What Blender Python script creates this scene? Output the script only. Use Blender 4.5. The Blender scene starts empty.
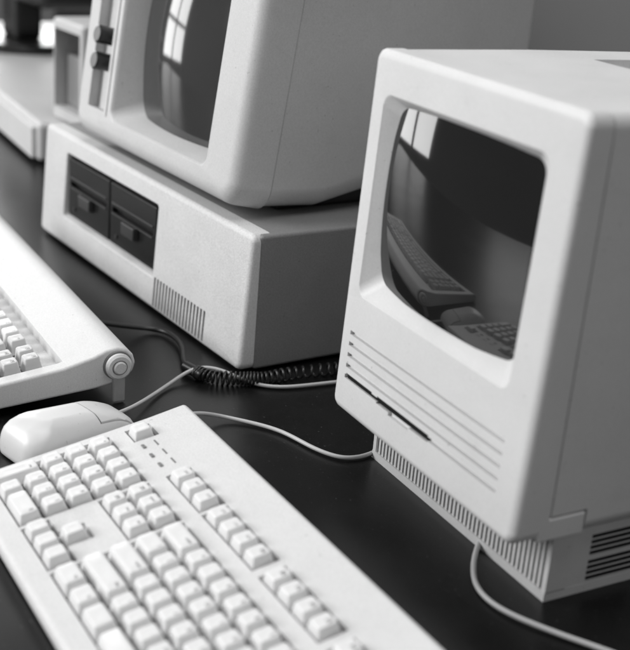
import bpy, bmesh, math, random
from mathutils import Vector, Matrix
random.seed(4)
S=bpy.context.scene
col=S.collection
# ---------------------------------------------------------------- materials
def mat(name,base,rough=.5,noise=.06,scale=40,bump=.05,bscale=900,spec=.5,metal=0,coat=0,speck=0,grime=0,dust=0):
    m=bpy.data.materials.new(name);m.use_nodes=True
    N=m.node_tree.nodes;Lk=m.node_tree.links;b=N['Principled BSDF']
    b.inputs['Roughness'].default_value=rough
    b.inputs['Specular IOR Level'].default_value=spec
    b.inputs['Metallic'].default_value=metal
    b.inputs['Coat Weight'].default_value=coat
    tc=N.new('ShaderNodeTexCoord')
    n=N.new('ShaderNodeTexNoise');n.inputs['Scale'].default_value=scale;n.inputs['Detail'].default_value=8;n.inputs['Roughness'].default_value=.65
    Lk.new(tc.outputs['Object'],n.inputs['Vector'])
    r=N.new('ShaderNodeMapRange');r.inputs[1].default_value=.3;r.inputs[2].default_value=.7
    r.inputs[3].default_value=base*(1-noise);r.inputs[4].default_value=base*(1+noise)
    Lk.new(n.outputs['Fac'],r.inputs[0])
    src=r.outputs[0]
    def mul(src,sc,lo,hi,a,b_,det=2,stretch=None):
        n3=N.new('ShaderNodeTexNoise');n3.inputs['Scale'].default_value=sc;n3.inputs['Detail'].default_value=det
        if stretch:
            mp=N.new('ShaderNodeMapping');mp.inputs['Scale'].default_value=stretch
            Lk.new(tc.outputs['Object'],mp.inputs['Vector']);Lk.new(mp.outputs[0],n3.inputs['Vector'])
        else:Lk.new(tc.outputs['Object'],n3.inputs['Vector'])
        r3=N.new('ShaderNodeMapRange');r3.inputs[1].default_value=lo;r3.inputs[2].default_value=hi
        r3.inputs[3].default_value=a;r3.inputs[4].default_value=b_
        Lk.new(n3.outputs['Fac'],r3.inputs[0])
        mu=N.new('ShaderNodeMath');mu.operation='MULTIPLY';Lk.new(src,mu.inputs[0]);Lk.new(r3.outputs[0],mu.inputs[1]);return mu.outputs[0]
    if speck:src=mul(src,650,.35,.65,1-speck,1+speck)
    if dust:src=mul(src,330,.71,.77,1,dust,1)
    if grime:
        src=mul(src,260,.70,.76,1,1-grime,3)            # small dark flecks
        src=mul(src,22,.58,.80,1,1-grime*.16,6,(1,1,2.5)) # faint rubbed smears
    Lk.new(src,b.inputs['Base Color'])
    rr_=N.new('ShaderNodeMapRange');rr_.inputs[3].default_value=rough*.8;rr_.inputs[4].default_value=min(1,rough*1.2)
    Lk.new(n.outputs['Fac'],rr_.inputs[0]);Lk.new(rr_.outputs[0],b.inputs['Roughness'])
    if bump:
        n2=N.new('ShaderNodeTexNoise');n2.inputs['Scale'].default_value=bscale;n2.inputs['Detail'].default_value=3
        Lk.new(tc.outputs['Object'],n2.inputs['Vector'])
        bp=N.new('ShaderNodeBump');bp.inputs['Strength'].default_value=min(1,bump*4);bp.inputs['Distance'].default_value=.0004
        Lk.new(n2.outputs['Fac'],bp.inputs['Height']);Lk.new(bp.outputs[0],b.inputs['Normal'])
    return m
M_mac=mat('aged_plastic',.62,.45,.035,14,.06,1300,speck=.025,grime=.35)
M_macbase=mat('aged_plastic_base',.50,.5,.05,25,.05,1300,speck=.02,grime=.3)
M_ibm=mat('textured_plastic',.56,.55,.04,20,.15,900,speck=.09,grime=.4)
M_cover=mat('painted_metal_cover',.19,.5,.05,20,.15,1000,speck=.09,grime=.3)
M_mon=mat('monitor_plastic',.51,.5,.035,12,.09,1100,speck=.05,grime=.35)
M_key=mat('keycap_plastic',.68,.42,.03,60,.03,1500,grime=.2)
M_key2=mat('keycap_grey_plastic',.54,.45,.03,60,.03,1500)
M_kb=mat('keyboard_case_plastic',.60,.5,.03,18,.10,1100,speck=.045,grime=.3)
M_gapshade=mat('key_gap_shade',.10,.6,.05,60,0)  # shade between the keys put into a dark grey
M_legend=mat('legend_ink',.10,.5,.02,60,0)
M_dark=mat('dark_gap',.008,.8,.1,60,0,spec=.15)
M_blk=mat('black_plastic',.012,.32,.1,60,.04,900)
M_drv=mat('drive_black',.008,.38,.1,60,.04,900,spec=.35)
M_drv2=mat('drive_trim',.036,.35,.1,60,.02,900)
M_grey=mat('mid_grey_plastic',.20,.4,.05,60,.03)
M_foot=mat('foot_plastic',.34,.4,.05,60,.03)
M_glass=mat('tube_glass',.012,.045,.06,12,0,spec=.55)
M_glass2=mat('etched_tube_glass',.038,.06,.03,20,0,spec=.6)
M_cable=mat('cable_vinyl',.44,.45,.05,60,0)
M_blkcable=mat('black_cable_vinyl',.012,.35,.1,60,0)
M_table=mat('black_table',.005,.33,.5,9,.03,400,spec=.38,speck=.2,dust=9)
M_wall=mat('painted_wall',.11,.8,.10,1.2,.02,200)
M_floor=mat('dark_floor',.03,.6,.2,1.2,.02,200)
M_mouse=mat('mouse_plastic',.62,.36,.03,30,.04,1400,grime=.25)
# ---------------------------------------------------------------- helpers
def thing(name,label,cat,loc=(0,0,0),rot=(0,0,0),group=None):
    e=bpy.data.objects.new(name,None);e.empty_display_size=.02
    e.location=loc;e.rotation_euler=rot;col.objects.link(e)
    e['label']=label;e['category']=cat
    if group:e['group']=group
    return e
def mk(name,verts,faces,m,parent=None,angle=32,wn=True):
    me=bpy.data.meshes.new(name);me.from_pydata([tuple(v) for v in verts],[],faces)
    bm=bmesh.new();bm.from_mesh(me);bmesh.ops.recalc_face_normals(bm,faces=bm.faces);bm.to_mesh(me);bm.free()
    me.materials.append(m)
    o=bpy.data.objects.new(name,me);col.objects.link(o)
    if parent:o.parent=parent
    smooth(o,angle,wn)
    return o
def smooth(o,angle=32,wn=True):
    me=o.data
    for p in me.polygons:p.use_smooth=True
    me.set_sharp_from_angle(angle=math.radians(angle))
    if wn and not any(x.type=='WEIGHTED_NORMAL' for x in o.modifiers):
        w=o.modifiers.new('wn','WEIGHTED_NORMAL');w.keep_sharp=True;w.weight=80
def bake(o,angle=32):
    dg=bpy.context.evaluated_depsgraph_get();dg.update()
    me=bpy.data.meshes.new_from_object(o.evaluated_get(dg))
    o.modifiers.clear();o.data=me
    smooth(o,angle)
def boxgeo(x0,x1,y0,y1,z0,z1):
    v=[(x0,y0,z0),(x1,y0,z0),(x1,y1,z0),(x0,y1,z0),(x0,y0,z1),(x1,y0,z1),(x1,y1,z1),(x0,y1,z1)]
    f=[(0,3,2,1),(4,5,6,7),(0,1,5,4),(1,2,6,5),(2,3,7,6),(3,0,4,7)]
    return v,f
def multi(boxes):
    V=[];F=[]
    for b in boxes:
        v,f=boxgeo(*b) if len(b)==6 else b
        n=len(V);V+=list(v);F+=[tuple(i+n for i in q) for q in f]
    return V,F
def bevel(o,w,seg=3,angle=32):
    for x in list(o.modifiers):o.modifiers.remove(x)
    b=o.modifiers.new('b','BEVEL');b.width=w;b.segments=seg;b.limit_method='ANGLE';b.angle_limit=math.radians(30)
    bake(o,angle if seg>2 else 50)
    return o
def box(name,x0,x1,y0,y1,z0,z1,m,parent=None,bv=0,seg=3):
    v,f=boxgeo(x0,x1,y0,y1,z0,z1);o=mk(name,v,f,m,parent)
    if bv:bevel(o,bv,seg)
    return o
def cut(o,boxes,mode='DIFFERENCE'):
    v,f=multi(boxes)
    for x in list(o.modifiers):o.modifiers.remove(x)
    c=mk('cutter',v,f,M_dark);c.modifiers.clear()
    c.parent=o.parent;c.matrix_world=o.matrix_world
    b=o.modifiers.new('bo','BOOLEAN');b.object=c;b.operation=mode;b.solver='EXACT'
    bpy.context.view_layer.update()
    dg=bpy.context.evaluated_depsgraph_get();dg.update()
    me=bpy.data.meshes.new_from_object(o.evaluated_get(dg))
    o.modifiers.clear();o.data=me
    bpy.data.objects.remove(c);smooth(o)
def rr(x0,x1,z0,z1,r,n=6):
    out=[]
    for cx,cz,a0 in((x1-r,z0+r,-90),(x1-r,z1-r,0),(x0+r,z1-r,90),(x0+r,z0+r,180)):
        for i in range(n+1):
            a=math.radians(a0+90*i/n);out.append((cx+r*math.cos(a),cz+r*math.sin(a)))
    return out
def loft(rings,cap0=True,cap1=True):
    V=[];F=[];n=len(rings[0])
    for r in rings:V+=r
    for k in range(len(rings)-1):
        for i in range(n):
            j=(i+1)%n;F.append((k*n+i,k*n+j,(k+1)*n+j,(k+1)*n+i))
    if cap0:F.append(tuple(range(n-1,-1,-1)))
    if cap1:F.append(tuple((len(rings)-1)*n+i for i in range(n)))
    return V,F
def ring(x0,x1,z0,z1,r,y,n=6):return [(x,y,z) for x,z in rr(x0,x1,z0,z1,r,n)]
def bezel_rings(x0,x1,z0,z1,r,yb,edge,op,opr,depth,gl,glr,lip=.0015):
    R=[ring(x0,x1,z0,z1,r,yb),ring(x0,x1,z0,z1,r,edge)]
    for a in (22.5,45,67.5,90):
        q=math.radians(a);i=edge*(1-math.cos(q));y=edge*(1-math.sin(q))
        R.append(ring(x0+i,x1-i,z0+i,z1-i,max(r-i,.001),y))
    a,b,c_,d=op
    R.append(ring(a,b,c_,d,opr,0))
    R.append(ring(a+lip*.5,b-lip*.5,c_+lip*.5,d-lip*.5,opr,lip*.4))
    R.append(ring(a+lip,b-lip,c_+lip,d-lip,opr,lip*1.3))
    a,b,c_,d=gl
    R.append(ring(a,b,c_,d,glr,depth))
    R.append(ring(a,b,c_,d,glr,depth+.004))
    return R
def shear(o,f):
    for v in o.data.vertices:v.co=f(v.co)
def glass(name,x0,x1,z0,z1,y,bulge,parent,m,n=28):
    """convex tube face; its rim runs behind the bezel lip"""
    cx,cz=(x0+x1)/2,(z0+z1)/2;V=[];F=[]
    for j in range(n+1):
        for i in range(n+1):
            s=-1+2*i/n;t=-1+2*j/n
            V.append((cx+(x1-x0)/2*s,y-bulge*(1-.5*s*s-.5*t*t),cz+(z1-z0)/2*t))
    for j in range(n):
        for i in range(n):
            a=j*(n+1)+i;F.append((a,a+1,a+n+2,a+n+1))
    return mk(name,V,F,m,parent,80,False)
def cyl(name,c0,c1,r,m,parent=None,n=28,bv=0):
    c0=Vector(c0);c1=Vector(c1);d=(c1-c0).normalized();a=d.orthogonal().normalized();b=d.cross(a)
    R=[];Ln=(c1-c0).length
    prof=[(0,r-bv),(bv,r),(Ln-bv,r),(Ln,r-bv)] if bv else [(0,r),(Ln,r)]
    for t,q in prof:
        R.append([tuple(c0+d*t+(a*math.cos(2*math.pi*i/n)+b*math.sin(2*math.pi*i/n))*q) for i in range(n)])
    v,f=loft(R);return mk(name,v,f,m,parent,40)
def tube(name,pts,r,m,parent=None,res=10):
    cu=bpy.data.curves.new(name,'CURVE');cu.dimensions='3D';cu.bevel_depth=r;cu.bevel_resolution=3;cu.resolution_u=res;cu.use_fill_caps=True
    sp=cu.splines.new('NURBS');sp.points.add(len(pts)-1)
    for p,q in zip(sp.points,pts):p.co=(*q,1)
    sp.use_endpoint_u=True;sp.order_u=4
    t=bpy.data.objects.new('t',cu);col.objects.link(t)
    dg=bpy.context.evaluated_depsgraph_get();me=bpy.data.meshes.new_from_object(t.evaluated_get(dg))
    bpy.data.objects.remove(t);me.materials.clear();me.materials.append(m)
    o=bpy.data.objects.new(name,me);col.objects.link(o)
    for p in me.polygons:p.use_smooth=True
    if parent:o.parent=parent
    return o
# ---------------------------------------------------------------- camera
Rm=[[0.47250,0.87790,0.07767],[0.34655,-0.10404,-0.93224],[-0.81034,0.46740,-0.35340]]
C=Vector((0.7851,-0.4737,0.4678))
cd=bpy.data.cameras.new('camera');cam=bpy.data.objects.new('camera',cd);col.objects.link(cam)
cam.matrix_world=Matrix((( Rm[0][0],-Rm[1][0],-Rm[2][0],C.x),(Rm[0][1],-Rm[1][1],-Rm[2][1],C.y),(Rm[0][2],-Rm[1][2],-Rm[2][2],C.z),(0,0,0,1)))
cd.sensor_fit='HORIZONTAL';cd.sensor_width=36;cd.lens=69.47;cd.clip_start=.02;cd.clip_end=60
cd.dof.use_dof=True;cd.dof.focus_distance=1.06;cd.dof.aperture_fstop=6.0
S.camera=cam
# ================================================================ SETTING
t=box('table',-2.6,1.6,-1.1,1.25,-.03,0,M_table,None,.004);t['kind']='structure'
v,f=boxgeo(-6,4,-4,3,-.78,-.75);t=mk('floor',v,f,M_floor);t['kind']='structure'
v,f=boxgeo(-6,4,1.6,1.7,-.75,2.6);t=mk('wall',v,f,M_wall);t['kind']='structure'
# ================================================================ COMPACT COMPUTER
mac=thing('compact_computer','beige compact all-in-one computer with dark screen and floppy slot','computer')
h=.054;H=.345;W=.246
R=bezel_rings(0,W,h,H,.010,.030,.007,(.019,.215,.155,.314),.009,.015,(.032,.203,.169,.306),.010)
v,f=loft(R);o=mk('front_bezel',v,f,M_mac,mac)
gro=[]
for i in range(5):
    z=.0855+.0093*i
    gro.append((.016,.221,-.002,.0036,z-.0017,z+.0017))
cut(o,gro)
cut(o,[(.018,.058,-.002,.020,.0842,.0884),(.066,.138,-.002,.020,.0824,.0884)])
cut(o,[(.084,.112,-.002,.003,.080,.0885)])
lean=lambda c:Vector((c.x,c.y+.0125*(c.z-h)/(H-h)*max(0,1-c.y/.030),c.z))
shear(o,lean)
box('lower_trim',.0001,W-.0001,.022,.062,h+.0003,.0712,M_mac,mac,.0015,3)
box('slot_shade_fill',.0185,.1375,.0030,.014,.0832,.0880,M_dark,mac)  # near-black box standing in for the shade inside the floppy slot
g=glass('screen',.029,.206,.165,.309,.0168,.0165,mac,M_glass);shear(g,lean)
R=[ring(.0045,W-.0045,h,H-.0045,.008,.0318)]
R+= [ring(.0012,W-.0012,h,H-.0012,.010,.0326),ring(.0008,W-.0008,h,H-.0008,.010,.0336),ring(.0008,W-.0008,h,H-.0008,.010,.15),ring(.003,W-.003,h,H-.002,.011,.262),ring(.008,W-.008,h+.003,H-.007,.011,.272),ring(.016,W-.016,h+.01,H-.015,.008,.277)]
v,f=loft(R);o=mk('rear_case',v,f,M_mac,mac)
cut(o,[(.055,.191,.175,.225,H-.03,H+.01)])
cut(o,[(-.01,W+.01,.02,.0634,h-.01,.0728)])
box('seam_shade_fill',.005,W-.005,.022,.07,h+.004,H-.005,M_dark,mac)  # added near-black filler, paints the case seam as if in shade
bx=[(.008,W-.008,.047,.265,.002,h-.0005)]
n=46
for i in range(n):
    x=.010+(W-.020)*i/(n-1);bx.append((x-.0013,x+.0013,.0432,.0475,.006,h-.001))
bx.append((.006,W-.006,.042,.270,0,.007))
bx.append((.006,.0105,.0425,.06,.0065,h-.0012));bx.append((W-.0105,W-.006,.0425,.06,.0065,h-.0012))
bx.append((.0062,W-.0062,.059,.270,.0068,h-.0008))
v,f=multi(bx);o=mk('base',v,f,M_macbase,mac)
box('base_backing',.009,W-.009,.0455,.0472,.0065,h-.002,M_dark,mac)
sl=[]
for y0,y1 in((.078,.122),(.128,.172),(.178,.222)):
    for k in range(8):
        z=.010+.0044*k+(.003 if k>3 else 0);sl.append((W-.0063,W-.0057,y0,y1,z,z+.0024))
v,f=multi(sl);mk('vent',v,f,M_dark,mac)
# ================================================================ DESKTOP COMPUTER (wide)
ibm=thing('desktop_computer','wide beige desktop computer with two black floppy drives','computer',(-.6859,-.0388,0),(0,0,.0902))
R=bezel_rings(-.009,.5,.003,.14,.008,.014,.006,(.060,.308,.037,.119),.004,.014,(.064,.304,.041,.115),.003)
R[0]=ring(-.009,.5,.003,.14,.008,.026)
v,f=loft(R);o=mk('front_panel',v,f,M_ibm,ibm)
vs=[]
for i in range(17):
    x=.312+.0069*i;vs.append((x,x+.0038,-.002,.012,.007,.040))
cut(o,vs)
il=lambda c:Vector((c.x,c.y+.0087*(c.z)/.14*max(0,1-c.y/.04),c.z))
shear(o,il)
box('vent_backing',.308,.43,.0040,.0135,.006,.041,M_dark,ibm)
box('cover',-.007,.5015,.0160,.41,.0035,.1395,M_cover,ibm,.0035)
for k in range(2):
    x0=.066+.119*k
    d=box('disk_drive',x0,x0+.116,.008,.020,.042,.1135,M_drv,ibm,.0015)
    cut(d,[(x0+.006,x0+.110,.0,.014,.080,.086)])
    box('drive_latch',x0+.042,x0+.074,.001,.012,.064,.0785,M_drv2,d,.0015,2)
    box('drive_frame',x0+.006,x0+.110,.0065,.010,.0895,.0915,M_drv2,d,.0006,2)
    box('drive_slot_lip',x0+.006,x0+.110,.006,.010,.0775,.0790,M_drv2,d,.0005,2)
    cyl('drive_lamp',(x0+.018,.0085,.053),(x0+.018,.0065,.053),.0025,M_drv2,d,16)
# ================================================================ MONITOR
mon=thing('monitor','bulky light monitor with two black knobs standing on desktop computer','monitor',(-.6859,-.0388,.150),(0,0,.0902))
z0=.006;z1=.290
R=bezel_rings(.082,.459,z0,z1,.024,.042,.015,(.177,.402,.031,.245),.012,.034,(.194,.384,.047,.235),.020,.003)
v,f=loft(R);o=mk('front_bezel',v,f,M_mon,mon)
cut(o,[(.118,.160,-.01,.012,.038,.245)])
cut(o,[(.1665,.1695,-.01,.004,.034,.250)])
k_=.125
def ml(c):
    w_=max(0,min(1,1-(c.y-.046)/.15))
    return Vector((c.x,c.y+w_*(.004+k_*c.z),c.z-w_*k_*1.8*c.y))
shear(o,ml)
g=glass('screen',.188,.390,.041,.241,.036,.022,mon,M_glass2);shear(g,ml)
R=[ring(.0865,.4545,z0+.0045,z1-.005,.022,.0432),ring(.0845,.4565,z0+.0025,z1-.003,.023,.0450),ring(.0850,.4560,.0085,z1-.003,.024,.11),ring(.088,.452,.010,z1-.004,.026,.2),ring(.094,.446,.017,z1-.010,.026,.372),ring(.102,.438,.023,z1-.02,.02,.384)]
v,f=loft(R);o=mk('rear_case',v,f,M_mon,mon);shear(o,ml)
v,f=loft([ring(.092,.449,.016,z1-.012,.018,.036),ring(.092,.449,.016,z1-.012,.018,.050)])
o=mk('seam_shade_fill',v,f,M_dark,mon);shear(o,ml)  # near-black filler added so the bezel seam reads as shaded
box('foot',.13,.43,.075,.35,-.0105,.022,M_blk,mon,.004)
for zz in(.120,.091):
    a=ml(Vector((.141,.013,zz)));b=ml(Vector((.141,-.011,zz)))
    cyl('knob',a,b,.0100,M_blk,mon,24,.0015)
# ================================================================ key building
def keygeo(w,d,hh=.0095,u=.01905):
    bw,bd=w*u-.0019,d*u-.0019
    rg=[]
    for (ix,z,r,dy) in((0,0,.0012,0),(.0010,.0035,.0014,0),(.0022,hh-.0010,.0018,.0004),(.0027,hh-.0003,.0018,.0004),(.0034,hh,.0016,.0004)):
        rg.append([(x,y+dy,z) for x,y in rr(-bw/2+ix,bw/2-ix,-bd/2+ix*.85,bd/2-ix*.85,r,3)])
    V,F=loft(rg,False,False)
    n=len(rg[0]);base=len(V)-n
    V+=[(x*.5,y*.5+.0002,hh-.0005) for x,y,z in rg[-1]]
    for i in range(n):
        j=(i+1)%n;F.append((base+i,base+j,base+n+j,base+n+i))
    F.append(tuple(base+n+i for i in range(n)))
    return V,F
def textgeo(s,size):
    cu=bpy.data.curves.new('t','FONT');cu.body=s;cu.size=size;cu.align_x='LEFT';cu.resolution_u=2
    t=bpy.data.objects.new('t',cu);col.objects.link(t)
    dg=bpy.context.evaluated_depsgraph_get();me=bpy.data.meshes.new_from_object(t.evaluated_get(dg))
    V=[tuple(v.co) for v in me.vertices];F=[tuple(p.vertices) for p in me.polygons]
    bpy.data.objects.remove(t);return V,F
def keyobj(name,w,d,legend,loc,parent,m,slope,hh=.0095):
    V,F=keygeo(w,d,hh);mi=[0]*len(F)
    if legend:
        tv,tf=textgeo(legend,.0048 if len(legend)<3 else .0032)
        n=len(V)
        xr=w*.01905/2-.0048   # lettering runs the other way: the picture shows the scene reversed
        V+= [(xr-x,y+(d*.01905/2-.0085),hh+.00006) for x,y,z in tv]
        F+= [tuple(reversed([i+n for i in q])) for q in tf];mi+=[1]*len(tf)
    me=bpy.data.meshes.new(name);me.from_pydata(V,[],F);me.materials.append(m);me.materials.append(M_legend)
    for p,i in zip(me.polygons,mi):p.material_index=i;p.use_smooth=(i==0)
    me.set_sharp_from_angle(angle=math.radians(50))
    o=bpy.data.objects.new(name,me);col.objects.link(o);o.parent=parent
    o.location=loc;o.rotation_euler=(slope,0,random.uniform(-.006,.006))
    return o
# ================================================================ EXTENDED KEYBOARD
kb=thing('keyboard','light full-size keyboard with numeric pad on black table','keyboard',(-.0467,-.2913,0),(0,0,.033))
u=.01905;Mx=.0105
zf,zr=.012,.0458
sl=(zr-zf)/.188
prof=[(0,.002),(0,zf-.003),(.003,zf),(.150,zf+.150*sl),(.183,zr+.0005),(.188,zr-.004),(.188,.012),(.184,.008),(.02,0)]
V=[]
for x in(0,.486):V+=[(x,y,z) for y,z in prof]
n=len(prof)
F=[tuple(range(n)),tuple(n+i for i in range(n-1,-1,-1))]+[(i,i+n,(i+1)%n+n,(i+1)%n) for i in range(n)]
o=mk('case',V,F,M_kb,kb);bevel(o,.0028,3)
def X(ux):return Mx+ux*u
wells=[(X(0),X(4),.0185,.0185+5*u),(X(4.25),X(7.25),.104-1.5*u,.104+.5*u),(X(4.25),X(7.25),.0185,.0185+u),(X(5.25),X(6.25),.0185+u*.9,.0185+2*u),(X(7.5),X(22.5),.0185,.0185+5*u),
 (X(4.25),X(7.25),.138-.5*u,.138+.5*u),(X(7.5),X(11.5),.138-.5*u,.138+.5*u),(X(12),X(16),.138-.5*u,.138+.5*u),(X(16.5),X(20.5),.138-.5*u,.138+.5*u),(X(21.5),X(22.5),.138-.5*u,.138+.5*u),(X(0),X(1),.138-.5*u,.138+.5*u)]
def slab(x0,x1,y0,y1,dep,top=None,e=.0009):
    x0-=e;x1+=e;y0-=e;y1+=e
    pz=lambda y:zf+y*sl
    t0,t1=(.08,.08) if top is None else (pz(y0)-top,pz(y1)-top)
    v=[(x0,y0,pz(y0)-dep),(x1,y0,pz(y0)-dep),(x1,y1,pz(y1)-dep),(x0,y1,pz(y1)-dep),(x0,y0,t0),(x1,y0,t0),(x1,y1,t1),(x0,y1,t1)]
    return v,boxgeo(0,1,0,1,0,1)[1]
for wl in wells:cut(o,[slab(*wl,.0045)])
v,f=multi([slab(*wl,.0055,.0040,.0006) for wl in wells if wl!=wells[3]]);mk('gap_shade_plate',v,f,M_gapshade,kb)  # dark slabs painting the shade in the gaps between keycaps
keys=[]
def row(us,y,items):
    x=us
    for w,l in items:
        if l is not None:keys.append((x,w,1,y,l))
        x+=w
ys=[.104-u*i for i in range(5)]
row(0,ys[0],[(1,'~')]+[(1,c) for c in '1234567890-=']+[(2,'delete')])
row(0,ys[1],[(1.5,'tab')]+[(1,c) for c in 'QWERTYUIOP[]']+[(1.5,'\\')])
row(0,ys[2],[(1.75,'caps')]+[(1,c) for c in "ASDFGHJKL;'"]+[(2.25,'return')])
row(0,ys[3],[(2.25,'shift')]+[(1,c) for c in 'ZXCVBNM,./']+[(2.75,'shift')])
row(0,ys[4],[(1.5,'ctrl'),(1.25,'alt'),(1.5,''),(6.5,''),(1.5,''),(1.25,'alt'),(1.5,'ctrl')])
row(0,.138,[(1,'esc'),(1,None)]+[(1,'F%d'%i) for i in range(1,5)]+[(.5,None)]+[(1,'F%d'%i) for i in range(5,9)]+[(.5,None)]+[(1,'F%d'%i) for i in range(9,13)]+[(.25,None)]+[(1,'F%d'%i) for i in range(13,16)])
keys.append((21.5,1,1,.138,''))
row(15.25,ys[0],[(1,'ins'),(1,'home'),(1,'pg')]);row(15.25,ys[1],[(1,'del'),(1,'end'),(1,'pg')])
keys.append((16.25,1,1,ys[3],''));row(15.25,ys[4],[(1,''),(1,''),(1,'')])
row(18.5,ys[0],[(1,'clr'),(1,'='),(1,'/'),(1,'*')]);row(18.5,ys[1],[(1,'7'),(1,'8'),(1,'9'),(1,'-')])
row(18.5,ys[2],[(1,'4'),(1,'5'),(1,'6'),(1,'+')]);row(18.5,ys[3],[(1,'1'),(1,'2'),(1,'3')])
row(18.5,ys[4],[(2,'0'),(1,'.')]);keys.append((21.5,1,2,(ys[3]+ys[4])/2,'ent'))
lst=sorted([(22.5-ux-w/2,w,d,y,l) for (ux,w,d,y,l) in keys],key=lambda k:k[0])
ko=[]
for mx,w,d,y,l in lst:
    ko.append(keyobj('key',w,d,l,(X(mx),y,zf+y*sl-.0035+random.uniform(-.0002,.0002)),kb,M_key,math.atan(sl)+random.uniform(-.012,.012)))
rest=ko[100:]
if rest:
    V=[];F=[];mi=[]
    for k in rest:
        n=len(V);mb=Matrix.Translation(k.location)@k.rotation_euler.to_matrix().to_4x4()
        V+=[tuple(mb@v.co) for v in k.data.vertices];F+=[tuple(i+n for i in p.vertices) for p in k.data.polygons];mi+=[p.material_index for p in k.data.polygons]
    for k in rest:bpy.data.objects.remove(k)
    me=bpy.data.meshes.new('keys');me.from_pydata(V,[],F);me.materials.append(M_key);me.materials.append(M_legend)
    for p,i in zip(me.polygons,mi):p.material_index=i
    q=bpy.data.objects.new('keys',me);col.objects.link(q);q.parent=kb;q['kind']='stuff'
for i in range(3):
    x=X(1.6+i*.85)
    for y,w_,d_ in((.131,.0028,.0012),(.1415,.0042,.0007)):
        z=zf+y*sl
        box('indicator_lamp' if y<.14 else 'lamp_marking',x-w_,x+w_,y-d_,y+d_,z-.001,z+(.0008 if y<.14 else .0003),M_grey,kb)
# ================================================================ OLD KEYBOARD
xk=thing('keyboard','grey older keyboard with thick rear rail and round side knob','keyboard',(-.668,-.314,0),(0,0,0))
prof=[(0,.003),(0,.016),(.004,.020),(.140,.0385),(.168,.046),(.180,.051),(.190,.0525),(.199,.050),(.205,.044),(.2075,.036),(.205,.028),(.197,.021),(.185,.018),(.17,.015),(.01,.001)]
V=[]
for x in(0,.500):V+=[(x,y,z) for y,z in prof]
n=len(prof)
F=[tuple(range(n)),tuple(n+i for i in range(n-1,-1,-1))]+[(i,i+n,(i+1)%n+n,(i+1)%n) for i in range(n)]
o=mk('case',V,F,M_kb,xk);bevel(o,.003,3)
def slab2(x0,x1,y0,y1,dep):
    pz=lambda y:.0195+y*.136
    v=[(x0,y0,pz(y0)-dep),(x1,y0,pz(y0)-dep),(x1,y1,pz(y1)-dep),(x0,y1,pz(y1)-dep),(x0,y0,.09),(x1,y0,.09),(x1,y1,.09),(x0,y1,.09)]
    return v,boxgeo(0,1,0,1,0,1)[1]
cut(o,[slab2(.028,.486,.022,.144,.009)])
box('gap_shade_plate',.030,.484,.024,.142,.004,.016,M_dark,xk)  # near-black plate darkening the gaps under these keys
def xkey(mxc,w,d,y,l,m):
    keyobj('key',w,d,l,(.480-mxc*u,y,.0185+y*.136-.006),xk,m,.135,.013)
for r_ in range(5):
    y=.132-.011-u*r_
    for k in range(2):xkey(.55+k,1,1,y,'F%d'%(r_*2+1+k),M_key2)
rows2=[[(1,'esc')]+[(1,c) for c in '1234567890-=']+[(1.5,'')]+[(2,'num'),(2,'scr')],
 [(1.5,'tab')]+[(1,c) for c in 'QWERTYUIOP[]']+[(1,'')]+[(1,'7'),(1,'8'),(1,'9'),(1,'-')],
 [(1.75,'ctrl')]+[(1,c) for c in "ASDFGHJKL;'"]+[(1.75,'')]+[(1,'4'),(1,'5'),(1,'6'),(1,'+')],
 [(1.5,'')]+[(1,c) for c in '\\ZXCVBNM,./']+[(1,'')]+[(1,'*')]+[(1,'1'),(1,'2'),(1,'3'),(1,'')],
 [(1.9,'alt'),(9.5,''),(1.5,'caps'),(1.6,''),(2,'0'),(2,'.')]]
for r_,rw in enumerate(rows2):
    y=.132-.011-u*r_;x=2.4
    tot=sum(w for w,_ in rw);sc=20.4/ tot
    for w,l in rw:
        w2=w*sc;xkey(x+w2/2,w2,1,y,l,M_key2 if len(l)!=1 else M_key);x+=w2
cyl('knob_seat',(.4985,.190,.036),(.5010,.190,.036),.0136,M_grey,xk,32,.0004)
cyl('knob',(.5005,.190,.036),(.507,.190,.036),.0122,M_kb,xk,32,.002)
cyl('knob_ring',(.5060,.190,.036),(.5073,.190,.036),.0072,M_grey,xk,24,.0003)
cyl('knob_hub',(.506,.190,.036),(.509,.190,.036),.0060,M_kb,xk,24,.001)
box('foot',.4995,.5035,.185,.197,.0005,.028,M_foot,xk,.002,2)
# ================================================================ MOUSE
ms=thing('mouse','rounded light one-button mouse with thin cable','mouse',(-.098,-.190,0),(0,0,math.radians(16)))
R=[]
for z,ins in((.0,.0025),(.0025,.0005),(.006,0),(.012,.0003),(.017,.001),(.022,.0025),(.026,.005),(.0295,.009),(.032,.014),(.0335,.020),(.034,.026)):
    r_=.016 if ins<.01 else .012
    L0,L1=-.055+ins*1.0,.055-ins*1.5
    ring_=[]
    for x,y in rr(-.030+ins*.85,.030-ins*.85,L0,L1,min(r_,.026-ins*.7),6):
        zz=z*(1-.22*max(0,(y+.01)/.06)) if z>.012 else z
        ring_.append((x*(1-.10*max(0,y/.055)),y,zz))
    R.append(ring_)
v,f=loft(R);body=mk('body',v,f,M_mouse,ms,60)
v,f=loft(R);btn=mk('button',v,f,M_mouse,ms,60)
cut(btn,[(-.022,.022,.016,.08,.014,.06)],'INTERSECT')
cut(body,[(-.0230,.0230,.0148,.08,.0130,.06)])
smooth(body,60);smooth(btn,60)
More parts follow.
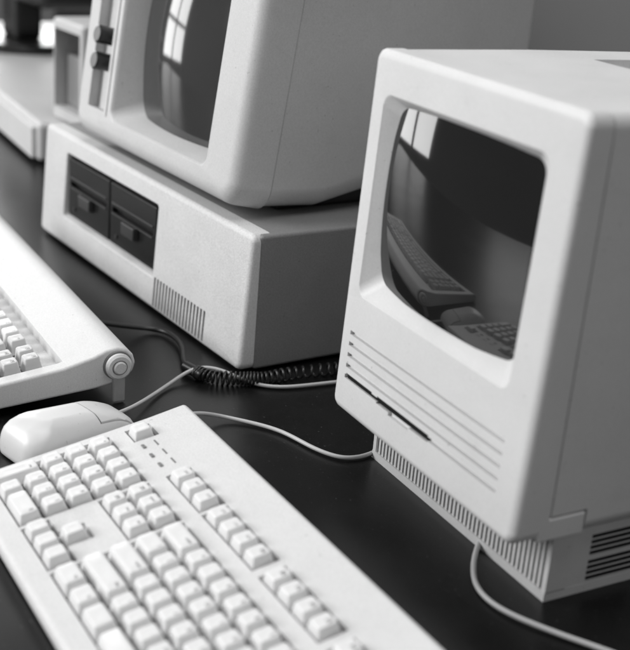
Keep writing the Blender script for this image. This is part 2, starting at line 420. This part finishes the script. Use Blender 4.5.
# ================================================================ CABLES
cb=thing('mouse_cable','thin pale mouse cable lying across the black table','cable')
tube('cord',[(-.1210,-.1400,.012),(-.1309,-.1233,.010),(-.1618,-.0943,.003),(-.1905,-.0582,.003),(-.1960,-.0358,.012),(-.1850,-.0149,.012),(-.1597,.0057,.003),(-.1423,.0288,.003),(-.1395,.0596,.003),(-.1373,.0970,.003),(-.1330,.1574,.003)],.0018,M_cable,cb)
cb=thing('keyboard_cable','thin pale keyboard cable curving over the black table','cable')
tube('cord',[(-.0880,-.1050,.016),(-.0932,-.0850,.016),(-.1004,-.0660,.010),(-.1009,-.0469,.003),(-.0783,-.0252,.003),(-.0561,-.0097,.003),(-.0229,-.0026,.003),(.0008,.0087,.003),(.0098,.0231,.003),(.0060,.0456,.003),(-.0098,.075,.003)],.0018,M_cable,cb)
cb=thing('computer_cable','thin pale cable trailing from beneath compact computer','cable')
tube('cord',[(.1360,.0718,.003),(.1630,.0393,.003),(.1925,.0139,.003),(.2158,.0034,.003),(.2397,.0048,.003),(.2632,.0166,.003),(.2872,.0312,.003),(.3118,.0485,.003),(.3473,.0670,.003)],.0020,M_cable,cb)
cb=thing('black_cable','black coiled cable lying beside desktop computer','cable')
tube('cord',[(-.3238,-.1050,.020),(-.3215,-.0659,.010),(-.3233,-.0378,.004),(-.3093,-.0211,.004),(-.2799,-.0187,.006),(-.2458,-.0263,.008),(-.2225,-.0380,.005),(-.2041,-.0373,.005),(-.1923,-.0320,.007)],.0026,M_blkcable,cb)
cyl('plug',(-.2100,-.0400,.007),(-.1830,-.0330,.007),.0055,M_blkcable,cb,20,.001)
path=[Vector(p) for p in[(-.1935,-.0356,.007),(-.1764,-.0235,.007),(-.1655,-.0005,.0072),(-.1590,.0220,.0072),(-.1611,.0582,.0072),(-.1575,.1081,.0072)]]
def pp(t):
    t*=len(path)-1;i=min(int(t),len(path)-2);f_=t-i
    g_=lambda k:path[max(0,min(len(path)-1,k))]
    a,b,c,d=g_(i-1),g_(i),g_(i+1),g_(i+2)
    return .5*((2*b)+(c-a)*f_+(2*a-5*b+4*c-d)*f_*f_+(-a+3*b-3*c+d)*f_**3)
hp=[];turns=30
for i in range(turns*12+1):
    t_=i/(turns*12);P=pp(t_);T_=(pp(min(1,t_+.01))-pp(max(0,t_-.01))).normalized();side=T_.cross(Vector((0,0,1))).normalized()
    a=2*math.pi*(turns*t_+.35*math.sin(t_*13));rad=.0058+.0004*math.sin(t_*29)
    hp.append(tuple(P+(side*math.cos(a)+Vector((0,0,1))*math.sin(a))*rad))
tube('coil',hp,.0013,M_blkcable,cb,2)
# ================================================================ BACKGROUND MACHINES
b1=thing('desktop_computer','low pale flat desktop machine at far end of table','computer',(-1.03,.048,0),(0,0,-.02))
box('case',-1.1,0,.008,.40,.004,.065,M_mon,b1,.008)
box('front_panel',-1.09,-.01,0,.010,.008,.058,M_ibm,b1,.003)
b2=thing('monitor','dark blurred monitor on oval stand standing on low machine','monitor',(-1.78,.245,.065),(0,0,.1))
cyl('stand',(0,0,0),(0,0,.018),.13,M_blk,b2,40,.006)
box('neck',-.05,.03,-.03,.03,.016,.12,M_blk,b2,.01)
box('housing',-.22,.22,-.05,.2,.10,.42,M_blk,b2,.02)
b3=thing('disk_box','upright pale plastic box standing beside monitor','box',(-1.045,.095,.0655),(0,0,.1))
o=box('shell',-.03,.08,.0,.14,.0,.155,M_mon,b3,.006)
cut(o,[(-.022,.072,-.01,.10,.02,.14)])
box('inner_tray',-.021,.071,.02,.099,.021,.10,M_grey,b3,.003)
# ================================================================ LIGHT
w=bpy.data.worlds.new('World');S.world=w;w.use_nodes=True
w.node_tree.nodes['Background'].inputs[0].default_value=(1,1,1,1);w.node_tree.nodes['Background'].inputs[1].default_value=.10
def area(name,loc,tgt,sx,sy,e):
    l=bpy.data.lights.new(name,'AREA');l.shape='RECTANGLE';l.size=sx;l.size_y=sy;l.energy=e
    o=bpy.data.objects.new(name,l);col.objects.link(o);o.location=loc
    o.rotation_euler=(Vector(tgt)-Vector(loc)).to_track_quat('-Z','Y').to_euler();return o
area('window_light',(-1.35,-2.6,1.35),(-.15,0,.2),1.4,1.5,110)
# small far window of four panes, the one mirrored in the tubes
wc=Vector((-3.10,-1.52,.36));wd=(Vector((0,0,.36))-wc);wd.z=0;wd.normalize();ws=wd.cross(Vector((0,0,1)))
for a_ in(-1,1):
    for b_ in(-1,1):
        p=wc+ws*.17*a_+Vector((0,0,1))*.19*b_
        area('small_window_light',p,p+wd,.30,.34,2.2)
area('overhead_fill',(-.1,.1,2.3),(-.1,.1,0),2.0,1.2,34)  # added fill from overhead, no actual lamp
area('right_fill',(2.4,-.6,1.3),(0,0,.1),1.2,1.2,9)  # weak fill added from the right to lift the shaded sides
area('far_window_light',(-4.4,.9,1.0),(-1.0,.2,.1),1.6,1.4,70)
S.view_settings.view_transform='Standard';S.view_settings.look='None';S.view_settings.exposure=0
